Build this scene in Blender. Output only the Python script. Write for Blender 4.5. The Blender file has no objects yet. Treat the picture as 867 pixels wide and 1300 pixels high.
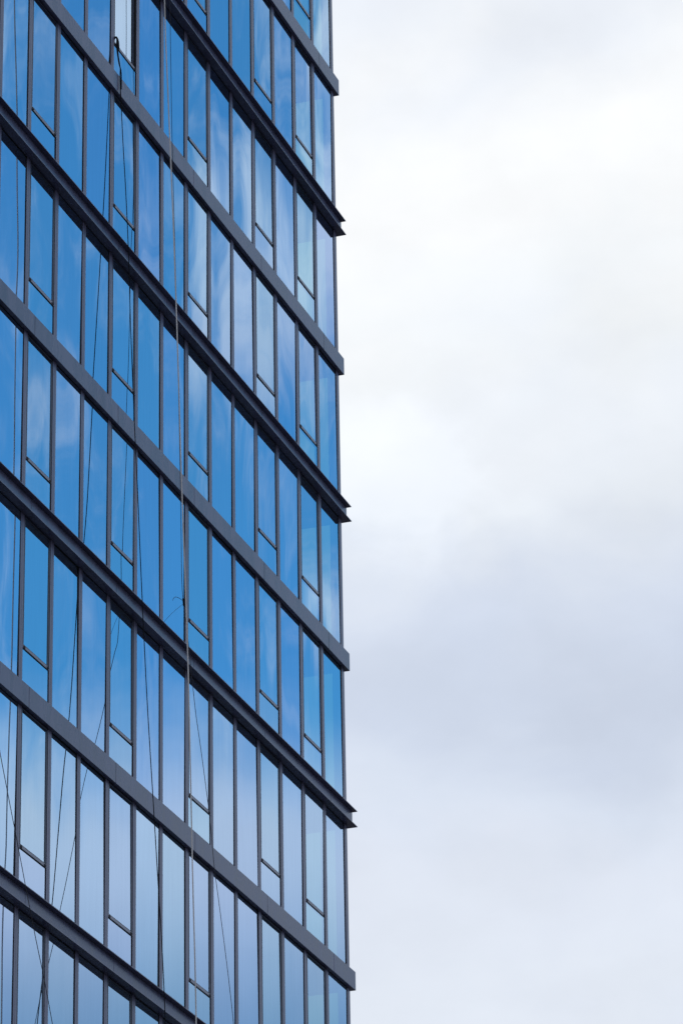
import bpy, bmesh, math, random
from mathutils import Vector, Matrix, Euler
random.seed(7)
S = 1.22                       # metres per glazing bay
BASE = 36.04881046 * S + 1.65   # height of the reference band above the pavement
scene = bpy.context.scene
COL = scene.collection

def W(x, y, z):                # bay units (origin: corner, glass plane, reference band) -> metres
    return Vector((x * S, y * S, z * S + BASE))

# ------------------------------------------------------------------ camera
CAM = (-58.94092243, -20.10858098, -36.04881046)
pitch, yaw, roll = 0.42337489, 1.24229537, -0.01816066
cam = bpy.data.cameras.new('camera')
co = bpy.data.objects.new('camera', cam)
COL.objects.link(co)
scene.camera = co
f = Vector((math.sin(yaw) * math.cos(pitch), math.cos(yaw) * math.cos(pitch), math.sin(pitch)))
r = Vector((math.cos(yaw), -math.sin(yaw), 0))
u = r.cross(f)
c_, s_ = math.cos(roll), math.sin(roll)
r2 = c_ * r + s_ * u
u2 = -s_ * r + c_ * u
m = Matrix((r2, u2, -f)).transposed().to_4x4()
m.translation = W(*CAM)
co.matrix_world = m
cam.sensor_fit = 'VERTICAL'
cam.sensor_height = 36.0
cam.lens = 5237.6744 * 36.0 / 1300.0
cam.clip_start = 0.5
cam.clip_end = 6000

def pix(p):                    # metres -> photo pixels (only used to decide what is in frame)
    d = Vector(p) - m.translation
    k = 5237.6744 / d.dot(f)
    return 433.5 + d.dot(r2) * k, 650 - d.dot(u2) * k

# ------------------------------------------------------------------ materials
def mat(name):
    M = bpy.data.materials.new(name); M.use_nodes = True
    nt = M.node_tree
    return M, nt, nt.nodes, nt.links, nt.nodes['Principled BSDF']

def paint(name, col, rough=0.42, var=0.12, streak=True, spec=0.5, coat=0.0):
    M, nt, N, L, B = mat(name)
    tc = N.new('ShaderNodeTexCoord')
    mp = N.new('ShaderNodeMapping'); mp.inputs['Scale'].default_value = (1.7, 1.7, 0.45 if streak else 1.7)
    geo = N.new('ShaderNodeNewGeometry')
    L.new(geo.outputs['Position'], mp.inputs['Vector'])
    n1 = N.new('ShaderNodeTexNoise'); n1.inputs['Scale'].default_value = 2.3; n1.inputs['Detail'].default_value = 6
    L.new(mp.outputs['Vector'], n1.inputs['Vector'])
    n2 = N.new('ShaderNodeTexNoise'); n2.inputs['Scale'].default_value = 38; n2.inputs['Detail'].default_value = 3
    L.new(geo.outputs['Position'], n2.inputs['Vector'])
    mr = N.new('ShaderNodeMapRange'); mr.inputs['From Min'].default_value = 0.3; mr.inputs['From Max'].default_value = 0.7
    mr.inputs['To Min'].default_value = 1 - var; mr.inputs['To Max'].default_value = 1 + var
    ad = N.new('ShaderNodeMath'); ad.operation = 'MULTIPLY_ADD'; ad.inputs[1].default_value = 0.35; 
    L.new(n2.outputs['Fac'], ad.inputs[0]); 
    sb = N.new('ShaderNodeMath'); sb.operation = 'SUBTRACT'; sb.inputs[1].default_value = 0.175
    L.new(n1.outputs['Fac'], sb.inputs[0]); L.new(sb.outputs[0], ad.inputs[2])
    L.new(ad.outputs[0], mr.inputs['Value'])
    mx = N.new('ShaderNodeVectorMath'); mx.operation = 'SCALE'; mx.inputs[0].default_value = col
    L.new(mr.outputs['Result'], mx.inputs['Scale'])
    L.new(mx.outputs['Vector'], B.inputs['Base Color'])
    rr = N.new('ShaderNodeMapRange'); rr.inputs['To Min'].default_value = rough - 0.08; rr.inputs['To Max'].default_value = rough + 0.1
    L.new(n1.outputs['Fac'], rr.inputs['Value']); L.new(rr.outputs['Result'], B.inputs['Roughness'])
    B.inputs['Specular IOR Level'].default_value = spec
    bp = N.new('ShaderNodeBump'); bp.inputs['Strength'].default_value = 0.04; bp.inputs['Distance'].default_value = 0.01
    L.new(n2.outputs['Fac'], bp.inputs['Height']); L.new(bp.outputs['Normal'], B.inputs['Normal'])
    return M

PAINT = paint('grey_blue_coated_metal', (0.095, 0.098, 0.172), 0.26, 0.20, spec=0.45)
CAPM = paint('mullion_cap_metal', (0.125, 0.120, 0.195), 0.28, 0.10, spec=0.45)
SASHM = paint('dark_navy_sash_metal', (0.035, 0.038, 0.065), 0.35, 0.1)
RUB = paint('black_rubber', (0.008, 0.009, 0.012), 0.6, 0.1, spec=0.25)
BARM = paint('transom_metal', (0.22, 0.21, 0.27), 0.30, 0.10)
INNER = paint('dark_interior', (0.05, 0.055, 0.06), 0.8, 0.1, spec=0.1)
BLACKROPE = paint('black_rope_fibre', (0.008, 0.009, 0.012), 0.9, 0.2, spec=0.1)
PALEROPE = paint('pale_rope_fibre', (0.55, 0.53, 0.53), 0.85, 0.15, spec=0.2)
DARKROPE = paint('dark_cord_fibre', (0.035, 0.035, 0.045), 0.8, 0.15, spec=0.2)

def glass(name, R, T, wob=0.0034):
    M, nt, N, L, B = mat(name)
    N.remove(B)
    out = N['Material Output']
    oi = N.new('ShaderNodeObjectInfo')
    tc = N.new('ShaderNodeTexCoord')
    off = N.new('ShaderNodeVectorMath'); off.operation = 'MULTIPLY_ADD'
    off.inputs[1].default_value = (0.85, 0.85, 0.22)
    cm = N.new('ShaderNodeCombineXYZ')
    sc = N.new('ShaderNodeMath'); sc.operation = 'MULTIPLY'; sc.inputs[1].default_value = 57.0
    L.new(oi.outputs['Random'], sc.inputs[0])
    for i in range(3): L.new(sc.outputs[0], cm.inputs[i])
    L.new(tc.outputs['Object'], off.inputs[0]); L.new(cm.outputs[0], off.inputs[2])
    n = N.new('ShaderNodeTexNoise'); n.inputs['Scale'].default_value = 1.0; n.inputs['Detail'].default_value = 1.5
    n.inputs['Roughness'].default_value = 0.4
    L.new(off.outputs[0], n.inputs['Vector'])
    sb = N.new('ShaderNodeVectorMath'); sb.operation = 'SUBTRACT'; sb.inputs[1].default_value = (0.5, 0.5, 0.5)
    L.new(n.outputs['Color'], sb.inputs[0])
    geo = N.new('ShaderNodeNewGeometry')
    ma = N.new('ShaderNodeVectorMath'); ma.operation = 'MULTIPLY_ADD'; ma.inputs[1].default_value = (wob * 3.2, 0, wob * 2.2)
    L.new(sb.outputs[0], ma.inputs[0]); L.new(geo.outputs['Normal'], ma.inputs[2])
    nn = N.new('ShaderNodeVectorMath'); nn.operation = 'NORMALIZE'; L.new(ma.outputs[0], nn.inputs[0])
    # pane to pane coating variation
    wn = N.new('ShaderNodeTexWhiteNoise'); wn.noise_dimensions = '1D'; L.new(oi.outputs['Random'], wn.inputs['W'])
    mv = N.new('ShaderNodeVectorMath'); mv.operation = 'MULTIPLY_ADD'; mv.inputs[1].default_value = (0.08, 0.05, 0.05); mv.inputs[2].default_value = (0.96, 0.975, 0.975)
    L.new(wn.outputs['Color'], mv.inputs[0])
    rc = N.new('ShaderNodeVectorMath'); rc.operation = 'MULTIPLY'; rc.inputs[1].default_value = R
    L.new(mv.outputs[0], rc.inputs[0])
    # faint rain streaks: a little less reflective
    ss = N.new('ShaderNodeMapping'); ss.inputs['Scale'].default_value = (9, 9, 0.5)
    L.new(geo.outputs['Position'], ss.inputs['Vector'])
    ns = N.new('ShaderNodeTexNoise'); ns.inputs['Scale'].default_value = 1.3; ns.inputs['Detail'].default_value = 4
    L.new(ss.outputs[0], ns.inputs['Vector'])
    sr = N.new('ShaderNodeMapRange'); sr.inputs['From Min'].default_value = 0.35; sr.inputs['From Max'].default_value = 0.7
    sr.inputs['To Min'].default_value = 1.0; sr.inputs['To Max'].default_value = 0.965
    L.new(ns.outputs['Fac'], sr.inputs['Value'])
    rs = N.new('ShaderNodeVectorMath'); rs.operation = 'SCALE'; L.new(rc.outputs[0], rs.inputs[0]); L.new(sr.outputs['Result'], rs.inputs['Scale'])
    g = N.new('ShaderNodeBsdfGlossy'); g.inputs['Roughness'].default_value = 0.0
    L.new(rs.outputs[0], g.inputs['Color']); L.new(nn.outputs[0], g.inputs['Normal'])
    t = N.new('ShaderNodeBsdfTransparent'); t.inputs['Color'].default_value = (*T, 1)
    a = N.new('ShaderNodeAddShader'); L.new(g.outputs[0], a.inputs[0]); L.new(t.outputs[0], a.inputs[1])
    # the coating is on the outer side: seen from within, the pane only transmits
    mi = N.new('ShaderNodeMixShader'); L.new(geo.outputs['Backfacing'], mi.inputs['Fac']); L.new(a.outputs[0], mi.inputs[1]); L.new(t.outputs[0], mi.inputs[2])
    L.new(mi.outputs[0], out.inputs['Surface'])
    return M

GLASS = glass('solar_control_glass', (0.50, 0.65, 0.835), (0.18, 0.255, 0.165))
GLASS2 = glass('opening_sash_glass', (0.50, 0.655, 0.82), (0.19, 0.26, 0.18))

BACK = bpy.data.materials.new('clear_glass_inner_face'); BACK.use_nodes = True
_n = BACK.node_tree.nodes; _n.remove(_n['Principled BSDF'])
_t = _n.new('ShaderNodeBsdfTransparent'); _t.inputs['Color'].default_value = (0.97, 0.985, 0.98, 1)
BACK.node_tree.links.new(_t.outputs[0], _n['Material Output'].inputs['Surface'])

# ------------------------------------------------------------------ mesh helpers
class MB:
    def __init__(self): self.bm = bmesh.new()
    def box(self, x0, x1, y0, y1, z0, z1, mi=0, front=None):
        v = [self.bm.verts.new(W(x, y, z)) for x in (x0, x1) for y in (y0, y1) for z in (z0, z1)]
        for n, q in enumerate(((0, 1, 3, 2), (4, 6, 7, 5), (0, 4, 5, 1), (2, 3, 7, 6), (0, 2, 6, 4), (1, 5, 7, 3))):
            fc = self.bm.faces.new([v[i] for i in q]); fc.material_index = mi if front is None or n == front else 1
        return self
    def prism(self, prof, x0, x1, mi=0):      # profile (y, z) swept along x
        a = [self.bm.verts.new(W(x0, y, z)) for y, z in prof]
        b = [self.bm.verts.new(W(x1, y, z)) for y, z in prof]
        n = len(prof)
        for i in range(n):
            fc = self.bm.faces.new((a[i], a[(i + 1) % n], b[(i + 1) % n], b[i])); fc.material_index = mi
        for lst in (a[::-1], b):
            fc = self.bm.faces.new(lst); fc.material_index = mi
        return self
    def build(self, name, mats, parent=None, bevel=0.0, origin=None):
        bmesh.ops.recalc_face_normals(self.bm, faces=self.bm.faces)
        me = bpy.data.meshes.new(name)
        if origin is None:
            cs = [v.co for v in self.bm.verts]
            lo = Vector([min(c[i] for c in cs) for i in range(3)]); hi = Vector([max(c[i] for c in cs) for i in range(3)])
            origin = (lo + hi) / 2
        bmesh.ops.translate(self.bm, vec=-origin, verts=self.bm.verts)
        self.bm.to_mesh(me); self.bm.free()
        for M_ in (mats if isinstance(mats, (list, tuple)) else [mats]): me.materials.append(M_)
        o = bpy.data.objects.new(name, me); COL.objects.link(o)
        place(o, origin, parent)
        if bevel:
            b = o.modifiers.new('bevel', 'BEVEL'); b.width = bevel; b.segments = 2; b.limit_method = 'ANGLE'
        return o

ORG = {}
def place(o, origin, parent):                 # parents by plain translation offsets
    if parent is not None:
        o.parent = parent; o.location = origin - ORG[parent.name]
    else:
        o.location = origin
    ORG[o.name] = origin.copy()

def tag(o, label=None, cat=None, group=None, kind=None):
    if label: o['label'] = label
    if cat: o['category'] = cat
    if group: o['group'] = group
    if kind: o['kind'] = kind
    return o

# ------------------------------------------------------------------ ground
me = bpy.data.meshes.new('ground')
bm = bmesh.new()
bmesh.ops.create_grid(bm, x_segments=4, y_segments=4, size=2500)
bm.to_mesh(me); bm.free()
gd = bpy.data.objects.new('ground', me); COL.objects.link(gd)
me.materials.append(paint('asphalt', (0.04, 0.04, 0.042), 0.9, 0.2, streak=False))
tag(gd, kind='structure')

# ------------------------------------------------------------------ tower
H = 2.702391
ZB = [-0.0093553, -5.4131203, -10.7885245, -16.2176944]       # undersides of the box bands
ZI = [-2.7451439, -8.1175933, -13.4875424, -18.9868999]       # undersides of the flanged bands
HB, DB, EB = 0.3047, 0.0714, 0.1233
HI, DI, EI = 0.2769, 0.1399, 0.1578
XL = -19.0                                                     # left end of the modelled facade
MW, CAPF, CAPB = 0.122, -0.012, -0.005
bands = sorted([('B', z) for z in ZB] + [('I', z) for z in ZI] + [('I', 2.66), ('B', 5.40), ('I', 8.06), ('B', -21.63)], key=lambda t: -t[1])
TOPZ = 8.06 + HI + 0.5
LOWZ = -21.63

tower = bpy.data.objects.new('office_tower', None); COL.objects.link(tower)
tower.location = Vector((0, 0, 0)); ORG['office_tower'] = Vector((0, 0, 0))
tag(tower, 'glass office tower with dark grey bands between its rows of tall narrow blue windows', 'building')

JOINTS = [-1, -4, -7, -10, -13, -16]
def band_pieces(end):
    xs = [XL] + sorted([j + 0.10 for j in JOINTS]) + [end]
    return list(zip(xs[:-1], xs[1:]))
GAP = 0.005
for t, z in bands:
    b = MB()
    if t == 'B':
        for a, e in band_pieces(EB):
            b.box(a + GAP, e if e == EB else e - GAP, -DB, -0.0, z, z + HB)
        b.box(XL + 0.02, EB - 0.03, -DB + 0.012, -0.004, z + 0.012, z + HB - 0.012, 1)
        b.box(0.03, EB, 0.0015, 9, z, z + HB)                 # the band turns the corner
        o = b.build('box_band', [PAINT, RUB], tower, bevel=0.004)
    else:
        FT, WB = 0.014, -0.060
        for a, e in band_pieces(0.140):
            b.box(a + GAP, e if e == 0.140 else e - GAP, WB, WB + 0.012, z + FT, z + HI - FT)
        b.box(0.128, 0.140, WB + 0.013, 9, z + FT, z + HI - FT)
        for zz in (z, z + HI - FT):
            b.box(XL, EI, -DI, 0.0, zz, zz + FT)
            b.box(0.03, EI, 0.0, 9, zz, zz + FT)
        b.box(XL, 0.06, WB + 0.014, -0.004, z + FT + 0.003, z + HI - FT - 0.003, 1)
        o = b.build('flanged_band', [PAINT, RUB], tower, bevel=0.003)

rows = []
for (t1, z1), (t0, z0) in zip(bands[:-1], bands[1:]):
    rows.append((z0 + (HB if t0 == 'B' else HI), z1, z0))     # bottom and top of the glazing, band underside below it

# mullions, one run per column and full height: two half profiles over a black channel
def mullion(b, x0, x1):
    xm = x0 + (x1 - x0) * 0.46
    b.box(x0 + 0.004, xm - 0.004, CAPF, CAPB, LOWZ + HB, TOPZ)
    b.box(xm + 0.004, x1, CAPF + 0.0015, CAPB, LOWZ + HB, TOPZ)
    b.box(x0, x1 - 0.004, CAPB, 0.03, LOWZ + HB, TOPZ, 1)
for c in range(1, 19):
    b = MB(); mullion(b, -c - MW, -c)
    b.build('mullion', [CAPM, RUB], tower)
b = MB(); mullion(b, -MW, 0.0); b.box(-0.05, -0.001, 0.035, 0.17, LOWZ + HB, TOPZ, 1); b.box(0.0002, 0.012, -0.0105, 0.18, LOWZ + HB, TOPZ)
b.build('corner_post', [CAPM, RUB], tower)

# windows
VENT = {1, 3, 6, 9, 12, 15}
def in_frame(x0, x1, z0, z1):
    n = 0
    for i in range(7):
        for j in range(13):
            px, py = pix(W(x0 + (x1 - x0) * i / 6, 0, z0 + (z1 - z0) * j / 12))
            if -3 < px < 870 and -3 < py < 1303: n += 1
    return n > 0

def ring(b, x0, x1, z0, z1, w, y0, y1, mi=0, bw=None):
    b.box(x0, x0 + w, y0, y1, z0, z1, mi); b.box(x1 - w, x1, y0, y1, z0, z1, mi)
    b.box(x0 + w, x1 - w, y0, y1, z0, z0 + (bw or w), mi); b.box(x0 + w, x1 - w, y0, y1, z1 - w, z1, mi)

def pane(name, x0, x1, z0, z1, M_, parent, y=0.0, tilt=None):
    b = MB(); b.box(x0, x1, y, y + 0.02, z0, z1, 0, 2)
    o = b.build(name, [M_, BACK], parent)
    a = 0.0019
    rx, rz = random.gauss(0, a), random.gauss(0, a * 1.3)
    o.rotation_euler = (max(-.004, min(.004, rx)), 0, max(-.005, min(.005, rz)))
    return o

outer = MB()
nwin = 0
for zr0, zr1, zu in rows:
    for k in range(0, 18):
        x0, x1 = -(k + 1), -k - MW
        if not in_frame(x0, x1, zr0, zr1):
            outer.box(x0, x1, 0.0, 0.02, zr0, zr1, 0, 2)
            continue
        nwin += 1
        G = 0.014
        if k not in VENT:
            b = MB(); ring(b, x0, x1, zr0, zr1, G, -0.004, 0.035)
            w = b.build('window', [RUB], tower)
            pane('glass_pane', x0 + G, x1 - G, zr0 + G, zr1 - G, GLASS, w)
        else:
            zt = zu + 0.85
            b = MB(); ring(b, x0, x1, zr0, zt - 0.02, G, -0.004, 0.035); ring(b, x0, x1, zt + 0.02, zr1, G, -0.004, 0.035)
            w = b.build('opening_window', [RUB], tower)
            t = MB()
            t.prism([(-0.012, zt - 0.020), (-0.012, zt + 0.019), (-0.007, zt + 0.023), (0.03, zt + 0.023), (0.03, zt - 0.020)], x0 + 0.002, x1 - 0.002)
            t.box(x0 + 0.004, x1 - 0.004, -0.008, 0.02, zt - 0.031, zt - 0.0205, 1)
            t.build('transom', [BARM, RUB], w, bevel=0.002)
            for hx in (x0 + 0.02, x1 - 0.075):
                h = MB(); h.box(hx, hx + 0.055, -0.019, -0.0123, zt - 0.015, zt + 0.010)
                h.build('hinge', [RUB], w)
            pane('lower_pane', x0 + G, x1 - G, zr0 + G, zt - 0.032, GLASS2, w)
            # upper sash: a slim frame of its own round the glass
            openit = (k == 9 and abs(zu - ZB[1]) < 0.01)
            sz0, sz1 = zt + 0.025, zr1 - 0.014
            s = MB(); ring(s, x0 + 0.014, x1 - 0.014, sz0, sz1, 0.022, -0.008, 0.03, bw=0.007)
            piv = W(x0 + 0.014, 0.01, sz0)
            so = s.build('sash_frame', [SASHM], w, origin=piv)
            p = MB(); p.box(x0 + 0.036, x1 - 0.036, 0.001, 0.02, sz0 + 0.007, sz1 - 0.022, 0, 2)
            po = p.build('upper_pane', [GLASS2, BACK], w, origin=piv)
            if openit:
                so.rotation_euler = po.rotation_euler = (0, 0, math.radians(2.1))
                tag(w, 'opening window with its upper sash ajar and a black rope over its transom')
            else:
                po.rotation_euler = (random.gauss(0, 0.0018), 0, random.gauss(0, 0.0022))
o = outer.build('outer_glazing', [GLASS, BACK], tower); tag(o, kind='stuff')
print('windows in frame', nwin)

# inside: floor slabs, the partition beside the corner room, the core
for t, z in bands:
    b = MB(); h = HB if t == 'B' else HI
    b.box(XL, -0.02, 0.03, 9, z + 0.015, z + h - 0.015)
    b.build('floor_slab', INNER, tower)
b = MB(); b.box(-2.06, -1.98, 0.04, 7.9, LOWZ, TOPZ - 0.4); b.build('room_partition', INNER, tower)
b = MB(); b.box(XL, -0.4, 8.0, 8.2, LOWZ, TOPZ - 0.4); b.build('core_wall', INNER, tower)
# return facade round the corner
b = MB(); b.box(-0.03, -0.01, 0.16, 9, LOWZ + HB, TOPZ - 0.1, 0, 1); b.build('return_glazing', [GLASS, BACK], tower)
for k in range(1, 9):
    b = MB(); b.box(-0.05, 0.012, k, k + MW, LOWZ + HB, TOPZ - 0.1); b.build('return_mullion', CAPM, tower)
b = MB(); b.box(XL, 0.0, 0.0, 9, TOPZ, TOPZ + 0.25); b.build('roof', PAINT, tower)
b = MB(); b.box(XL, 0.0, 0.02, 9, -BASE / S, LOWZ); b.build('lower_storeys', PAINT, tower)

# ------------------------------------------------------------------ ropes
def smooth(pts, n=6):
    out = []
    for i in range(len(pts) - 1):
        p0 = pts[max(i - 1, 0)]; p1 = pts[i]; p2 = pts[i + 1]; p3 = pts[min(i + 2, len(pts) - 1)]
        for j in range(n):
            t = j / n
            out.append(0.5 * ((2 * p1) + (p2 - p0) * t + (2 * p0 - 5 * p1 + 4 * p2 - p3) * t * t + (3 * p1 - p0 - 3 * p2 + p3) * t ** 3))
    out.append(pts[-1])
    return out

def tube(name, pts, rad, M_, parent=None, sides=8, n=6, origin=None):
    ps = smooth([Vector(p) for p in pts], n)
    bm = bmesh.new(); rings = []
    for i, p in enumerate(ps):
        d = (ps[min(i + 1, len(ps) - 1)] - ps[max(i - 1, 0)]).normalized()
        a = d.cross(Vector((0, 1, 0.01))).normalized(); b_ = d.cross(a)
        rr = rad(i / (len(ps) - 1)) if callable(rad) else rad
        rings.append([bm.verts.new(p + (a * math.cos(2 * math.pi * k / sides) + b_ * math.sin(2 * math.pi * k / sides)) * rr) for k in range(sides)])
    for A, B_ in zip(rings[:-1], rings[1:]):
        for k in range(sides):
            fc = bm.faces.new((A[k], A[(k + 1) % sides], B_[(k + 1) % sides], B_[k])); fc.smooth = True
    bm.faces.new(rings[0]); bm.faces.new(rings[-1][::-1])
    bmesh.ops.recalc_face_normals(bm, faces=bm.faces)
    o_ = origin if origin is not None else ps[-1]
    bmesh.ops.translate(bm, vec=-o_, verts=bm.verts)
    me = bpy.data.meshes.new(name); bm.to_mesh(me); bm.free(); me.materials.append(M_)
    o = bpy.data.objects.new(name, me); COL.objects.link(o)
    place(o, o_, parent)
    return o

GZ = -BASE / S + 0.01
# (z, x, distance in front of the glass) in bay units
B1r = [(-4.50, -9.97, .045), (-4.75, -9.96, .06), (-4.98, -9.95, .088), (-5.2, -9.95, .09)] + [(-6.20, -9.932, 0.131), (-7.20, -9.909, 0.180), (-8.20, -9.909, 0.225), (-9.20, -9.928, 0.264), (-10.20, -9.938, 0.308), (-11.20, -9.936, 0.352), (-12.00, -9.931, 0.390), (-12.80, -9.960, 0.436), (-13.40, -9.979, 0.471), (-13.65, -9.982, 0.484), (-14.20, -9.989, 0.514), (-14.80, -9.996, 0.547), (-15.40, -10.013, 0.588), (-16.00, -10.041, 0.636), (-16.60, -10.050, 0.678), (-17.20, -10.060, 0.719), (-17.80, -10.075, 0.762), (-18.40, -10.099, 0.810), (-19.00, -10.153, 0.864), (-19.60, -10.200, 0.910), (-20.00, -10.228, 0.931)] + [(-20.6, -10.231, 0.982), (-21.6, -10.235, 1.067), (-23.5, -10.244, 1.230), (-27.0, -10.259, 1.528), (-31.5, -10.280, 1.912), (GZ, -10.3, 2.3)]
rope = [W(-9.88, 0.10, -4.58), W(-9.95, 0.0, -4.47), W(-9.97, -0.03, -4.45)] + [W(x, -d, z) for z, x, d in B1r]
o = tube('rope', rope, 0.0085, BLACKROPE)
tag(o, 'black rope slung over the transom of the open window and hanging down the facade', 'rope', 'ropes hanging down the facade')
tube('knot', [W(-9.995, 0.025, -4.58), W(-9.99, 0.0, -4.49), W(-9.965, -0.03, -4.462), W(-9.945, -0.05, -4.52), W(-9.945, -0.065, -4.66)], lambda t: 0.025 - 0.011 * t, BLACKROPE, o)
tube('loose_end', [W(-9.97, -0.04, -4.48), W(-9.99, -0.05, -4.66), W(-9.97, -0.075, -4.90), W(-9.93, -0.095, -5.05), W(-9.92, -0.095, -5.33)], 0.012, BLACKROPE, o)

B2r = [(-3.00, -10.974, 1.183), (-3.60, -10.960, 1.179), (-4.20, -10.944, 1.173), (-5.20, -10.859, 1.166), (-6.20, -10.773, 1.174), (-7.20, -10.703, 1.187), (-8.20, -10.632, 1.199), (-9.20, -10.616, 1.226), (-10.20, -10.582, 1.244), (-11.20, -10.530, 1.253), (-12.00, -10.497, 1.263), (-12.80, -10.464, 1.277), (-13.40, -10.436, 1.288), (-13.65, -10.424, 1.292), (-14.20, -10.400, 1.301), (-14.80, -10.389, 1.316), (-15.40, -10.384, 1.329), (-16.00, -10.370, 1.335), (-16.60, -10.356, 1.342), (-17.20, -10.344, 1.349), (-17.80, -10.361, 1.367), (-18.40, -10.353, 1.378), (-19.00, -10.329, 1.385), (-19.60, -10.308, 1.389), (-20.00, -10.293, 1.389)] + [(-20.6, -10.282, 1.401), (-21.6, -10.264, 1.420), (-23.5, -10.229, 1.457), (-27.0, -10.165, 1.525), (-31.5, -10.083, 1.612), (GZ, -10.0, 1.7)]
o = tube('rope', [W(-11.7, 0.6, TOPZ + .27), W(-11.7, -.6, TOPZ + .4), W(-11.65, -1.16, TOPZ - .1), W(-11.3, -1.19, 2)] + [W(x, -d, z) for z, x, d in B2r], 0.0118, PALEROPE)
tag(o, 'pale grey rope hanging in front of the facade from top edge to bottom edge', 'rope', 'ropes hanging down the facade')

B3r = [(-3.00, -8.478, 0.298), (-3.60, -8.465, 0.300), (-4.20, -8.450, 0.304), (-5.20, -8.426, 0.309), (-6.20, -8.390, 0.319), (-7.20, -8.406, 0.350), (-8.20, -8.397, 0.372), (-9.20, -8.394, 0.394), (-10.20, -8.412, 0.420), (-11.20, -8.431, 0.446), (-12.00, -8.439, 0.461), (-12.80, -8.413, 0.466), (-13.40, -8.368, 0.515), (-13.65, -8.406, 0.555), (-14.20, -8.493, 0.640), (-14.80, -8.573, 0.730), (-15.40, -8.654, 0.838), (-16.00, -8.728, 0.939), (-16.60, -8.779, 1.026), (-17.20, -8.854, 1.102), (-17.80, -8.908, 1.195), (-18.40, -8.984, 1.295), (-19.00, -9.060, 1.391), (-19.60, -9.118, 1.471), (-20.00, -9.132, 1.477)] + [(-20.6, -9.105, 1.519), (-21.6, -9.059, 1.589), (-23.5, -8.972, 1.722), (-27.0, -8.813, 1.967), (-31.5, -8.608, 2.282), (GZ, -8.4, 2.6)]
o = tube('cable', [W(-8.9, 0.6, TOPZ + .27), W(-8.85, -.02, TOPZ + .27), W(-8.75, -.26, TOPZ - .3), W(-8.62, -.28, 2)] + [W(x, -d, z) for z, x, d in B3r], 0.0055, DARKROPE)
tag(o, 'thin dark cable with a small black clip, beside the pale grey rope', 'cable', 'thin cables across the facade')
CX, CY, CZ = -8.395, -0.482, -13.0
tube('clip', [W(CX - .015, CY, CZ + .05), W(CX, CY, CZ), W(CX + .015, CY, CZ - .06)], 0.020, BLACKROPE, o)
tube('hook', [W(CX, CY, CZ + .01), W(CX - .16, CY + .01, CZ), W(CX - .30, CY + .02, CZ - .04), W(CX - .38, CY + .02, CZ - .12)], 0.0045, DARKROPE, o)
tube('tail', [W(CX, CY, CZ - .02), W(CX - .3, CY + .06, CZ - .28), W(CX - .62, CY + .12, CZ - .60)], 0.0028, DARKROPE, o)
def at(px, py, y):             # point on the plane y (bay units) seen at a photo pixel
    d = (f + r2 * ((px - 433.5) / 5237.6744) + u2 * ((650 - py) / 5237.6744))
    return m.translation + d * ((y * S - m.translation.y) / d.y)
P4 = [(-60, 640, 1.0), (-22, 830, 1.02), (0, 952, 1.04), (11, 1010, 1.06), (23, 1072, 1.08), (34, 1130, 1.1), (46, 1192, 1.12), (57, 1245, 1.14), (68, 1305, 1.16), (78, 1360, 1.18)]
o = tube('cable', [at(a, b_, -d) for a, b_, d in P4], 0.006, DARKROPE)
tag(o, 'thin dark cable slanting down to the right across the lower left windows', 'cable', 'thin cables across the facade')

# ------------------------------------------------------------------ sky and sun
SUN_EL, SUN_AZ = math.radians(48), math.radians(28)
w = bpy.data.worlds.new('World'); scene.world = w; w.use_nodes = True
nt = w.node_tree; N = nt.nodes; L = nt.links
for n in list(N): N.remove(n)
def math_(op, a, b=None, c=None, clamp=False):
    n = N.new('ShaderNodeMath'); n.operation = op; n.use_clamp = clamp
    for i, v in enumerate((a, b, c)):
        if v is None: continue
        if isinstance(v, (int, float)): n.inputs[i].default_value = v
        else: L.new(v, n.inputs[i])
    return n.outputs[0]
def sstep(v, a, b):
    n = N.new('ShaderNodeMapRange'); n.interpolation_type = 'SMOOTHSTEP'
    n.inputs['From Min'].default_value = a; n.inputs['From Max'].default_value = b
    L.new(v, n.inputs['Value']); return n.outputs['Result']
def noise(vec, scale, detail, rough=0.5, dist=0.0):
    n = N.new('ShaderNodeTexNoise'); n.inputs['Scale'].default_value = scale; n.inputs['Detail'].default_value = detail
    n.inputs['Roughness'].default_value = rough; n.inputs['Distortion'].default_value = dist
    L.new(vec, n.inputs['Vector']); return n.outputs['Fac']
tc = N.new('ShaderNodeTexCoord')
nv = N.new('ShaderNodeVectorMath'); nv.operation = 'NORMALIZE'; L.new(tc.outputs['Generated'], nv.inputs[0])
sx = N.new('ShaderNodeSeparateXYZ'); L.new(nv.outputs[0], sx.inputs[0])
el = math_('MULTIPLY', math_('ARCSINE', sx.outputs['Z']), 180 / math.pi)
az = math_('MULTIPLY', math_('ARCTAN2', sx.outputs['X'], sx.outputs['Y']), 180 / math.pi)
cb = N.new('ShaderNodeCombineXYZ'); L.new(az, cb.inputs[0]); L.new(el, cb.inputs[1])
def scaled(sx_, sy_, off=0.0):
    n = N.new('ShaderNodeVectorMath'); n.operation = 'MULTIPLY_ADD'; n.inputs[1].default_value = (sx_, sy_, 1); n.inputs[2].default_value = (off, off * .7, off)
    L.new(cb.outputs[0], n.inputs[0]); return n.outputs[0]
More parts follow.
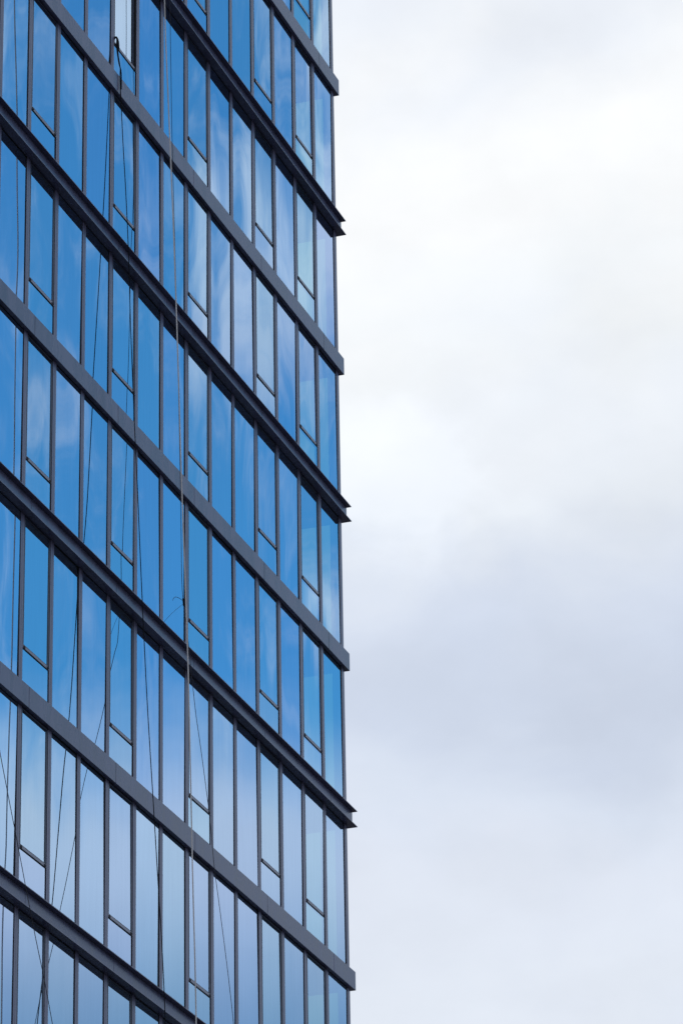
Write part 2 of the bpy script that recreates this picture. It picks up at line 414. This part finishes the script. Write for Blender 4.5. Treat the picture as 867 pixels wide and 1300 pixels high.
# grey layers of cloud
n1 = noise(scaled(0.30, 0.42, 3.1), 1.0, 5, 0.5, 0.3)
n2 = noise(scaled(0.55, 0.75, 11.7), 1.0, 6, 0.55, 0.2)
azr = math_('SUBTRACT', az, 73.5)
warp = math_('MULTIPLY_ADD', math_('SUBTRACT', n1, 0.5), 4.5, math_('MULTIPLY_ADD', azr, -0.10, el))
rp = N.new('ShaderNodeValToRGB')
def lin(v): 
    v /= 255.0
    return v / 12.92 if v <= .04045 else ((v + .055) / 1.055) ** 2.4
E0, E1 = 0.0, 90.0
stops = [(0, (190, 198, 214)), (14, (214, 222, 238)), (17.5, (228, 235, 246)), (19.2, (224, 231, 244)), (20.4, (217, 226, 241)), (21.6, (206, 216, 234)), (22.8, (214, 223, 239)),
         (23.9, (227, 234, 245)), (24.6, (236, 242, 250)), (25.6, (240, 245, 252)), (26.8, (244, 248, 252)), (28.2, (250, 252, 254)), (29.6, (250, 252, 254)), (31.2, (238, 243, 251)), (38, (225, 231, 244)), (90, (190, 200, 220))]
r0 = rp.color_ramp
while len(r0.elements) < len(stops): r0.elements.new(0.5)
for e, (d, c) in zip(r0.elements, stops):
    e.position = d / 90.0; e.color = (lin(c[0]), lin(c[1]), lin(c[2]), 1)
L.new(math_('DIVIDE', warp, 90.0), rp.inputs['Fac'])
# clear blue
sky = N.new('ShaderNodeTexSky'); sky.sky_type = 'NISHITA'; sky.sun_disc = False
sky.sun_elevation = SUN_EL; sky.sun_rotation = SUN_AZ; sky.ozone_density = 3.0; sky.air_density = 1.0; sky.dust_density = 0.3
bgs = N.new('ShaderNodeBackground'); gr = N.new('ShaderNodeVectorMath'); gr.operation = 'MULTIPLY'; gr.inputs[1].default_value = (0.50, 1.13, 1.17)
L.new(sky.outputs['Color'], gr.inputs[0]); L.new(gr.outputs[0], bgs.inputs['Color']); bgs.inputs['Strength'].default_value = 0.15
# opening in the cloud cover behind the camera
n3 = noise(scaled(0.33, 0.22, 21.0), 1.0, 5, 0.55, 0.4)
n4 = noise(scaled(0.9, 0.22, 5.0), 1.0, 4, 0.6, 0.5)
elw = math_('MULTIPLY_ADD', math_('SUBTRACT', n3, 0.5), 4.0, el)
hole = math_('MULTIPLY', math_('MULTIPLY', sstep(elw, 19.6, 21.8), math_('SUBTRACT', 1.0, sstep(elw, 32.5, 34.3))),
             math_('MULTIPLY', sstep(math_('MULTIPLY_ADD', math_('SUBTRACT', n4, 0.5), 1.5, az), 104.6, 107.8), math_('SUBTRACT', 1.0, sstep(az, 215.0, 250.0))))
def blob(a0, e0, sa, se, amp):
    da = math_('POWER', math_('ABSOLUTE', math_('MULTIPLY', math_('SUBTRACT', az, a0), 1 / sa)), 2.0)
    de = math_('POWER', math_('ABSOLUTE', math_('MULTIPLY', math_('SUBTRACT', el, e0), 1 / se)), 2.0)
    return math_('MULTIPLY', math_('EXPONENT', math_('MULTIPLY', math_('ADD', da, de), -1.0)), amp)
def total(bl):
    t = bl[0]
    for b_ in bl[1:]: t = math_('ADD', t, b_)
    return t
n5 = noise(scaled(1.5, 0.55, 9.0), 1.0, 5, 0.6, 0.6)
bank = total([blob(110.6, 28.7, .5, 1.0, .26), blob(109.3, 27.7, 1.35, 1.8, .50), blob(110.5, 26.6, .7, 1.1, .30), blob(114.0, 30.7, .5, .9, .20), blob(113.7, 25.7, .6, .8, .16), blob(108.9, 23.0, .9, 0.8, .26), blob(108.2, 31.0, .7, 1.1, .60)])
wisp = sstep(math_('ADD', n5, bank), 0.47, 1.04)
clear = math_('MULTIPLY', hole, math_('SUBTRACT', 1.0, math_('MULTIPLY', wisp, 0.85)), clamp=True)
shade = total([blob(74.3, 30.9, 1.6, .5, -.045), blob(76.6, 31.4, 1.0, .6, -.05), blob(75.9, 26.5, 2.0, 1.4, -.045), 
               blob(75.8, 24.2, 2.2, 1.0, -.055), blob(76.2, 21.3, 2.8, 1.1, -.055), blob(72.5, 27.6, 1.0, .9, .015), blob(75.0, 29.3, 1.8, .8, .02)])
n6 = noise(scaled(0.42, 0.75, 33.0), 1.0, 5, 0.46, 0.1)
puff = math_('MULTIPLY', sstep(n6, 0.40, 0.66), -0.032)
patch = math_('MULTIPLY', sstep(math_('ADD', blob(72.0, 24.75, 1.75, 1.25, 1.0), math_('MULTIPLY', math_('SUBTRACT', n2, 0.5), 1.1)), 0.30, 0.75), 0.06)
shade = math_('ADD', shade, patch)
tone = math_('ADD', math_('ADD', math_('MULTIPLY_ADD', math_('SUBTRACT', n2, 0.5), 0.10, 1.018), puff), shade)
sc = N.new('ShaderNodeVectorMath'); sc.operation = 'SCALE'
L.new(rp.outputs['Color'], sc.inputs[0]); L.new(tone, sc.inputs['Scale'])
low = math_('MULTIPLY', math_('SUBTRACT', 1.0, sstep(math_('MULTIPLY_ADD', math_('SUBTRACT', n3, 0.5), 1.2, el), 16.8, 19.4)), sstep(az, 90.0, 104.0))
lc = N.new('ShaderNodeMix'); lc.data_type = 'VECTOR'
L.new(low, lc.inputs['Factor']); lc.inputs[4].default_value = (1, 1, 1); lc.inputs[5].default_value = (0.43, 0.62, 0.74)
lm = N.new('ShaderNodeVectorMath'); lm.operation = 'MULTIPLY'; L.new(sc.outputs[0], lm.inputs[0]); L.new(lc.outputs[1], lm.inputs[1])
bgc = N.new('ShaderNodeBackground'); L.new(lm.outputs[0], bgc.inputs['Color']); bgc.inputs['Strength'].default_value = 1.0
mix = N.new('ShaderNodeMixShader'); L.new(clear, mix.inputs['Fac']); L.new(bgc.outputs[0], mix.inputs[1]); L.new(bgs.outputs[0], mix.inputs[2])
out = N.new('ShaderNodeOutputWorld'); L.new(mix.outputs[0], out.inputs['Surface'])

sun = bpy.data.lights.new('sun', 'SUN'); sun.energy = 1.0; sun.angle = math.radians(12); sun.color = (1.0, 0.96, 0.9)
so = bpy.data.objects.new('sun', sun); COL.objects.link(so)
dv = Vector((math.sin(SUN_AZ) * math.cos(SUN_EL), math.cos(SUN_AZ) * math.cos(SUN_EL), math.sin(SUN_EL)))
so.rotation_euler = dv.to_track_quat('Z', 'Y').to_euler()
so.location = (0, 0, 120)

scene.render.resolution_x = 682; scene.render.resolution_y = 1024
scene.view_settings.view_transform = 'Standard'; scene.view_settings.look = 'None'
scene.view_settings.exposure = 0; scene.view_settings.gamma = 1; scene.view_settings.use_curve_mapping = False
scene.cycles.transparent_max_bounces = 16
scene.cycles.max_bounces = 8
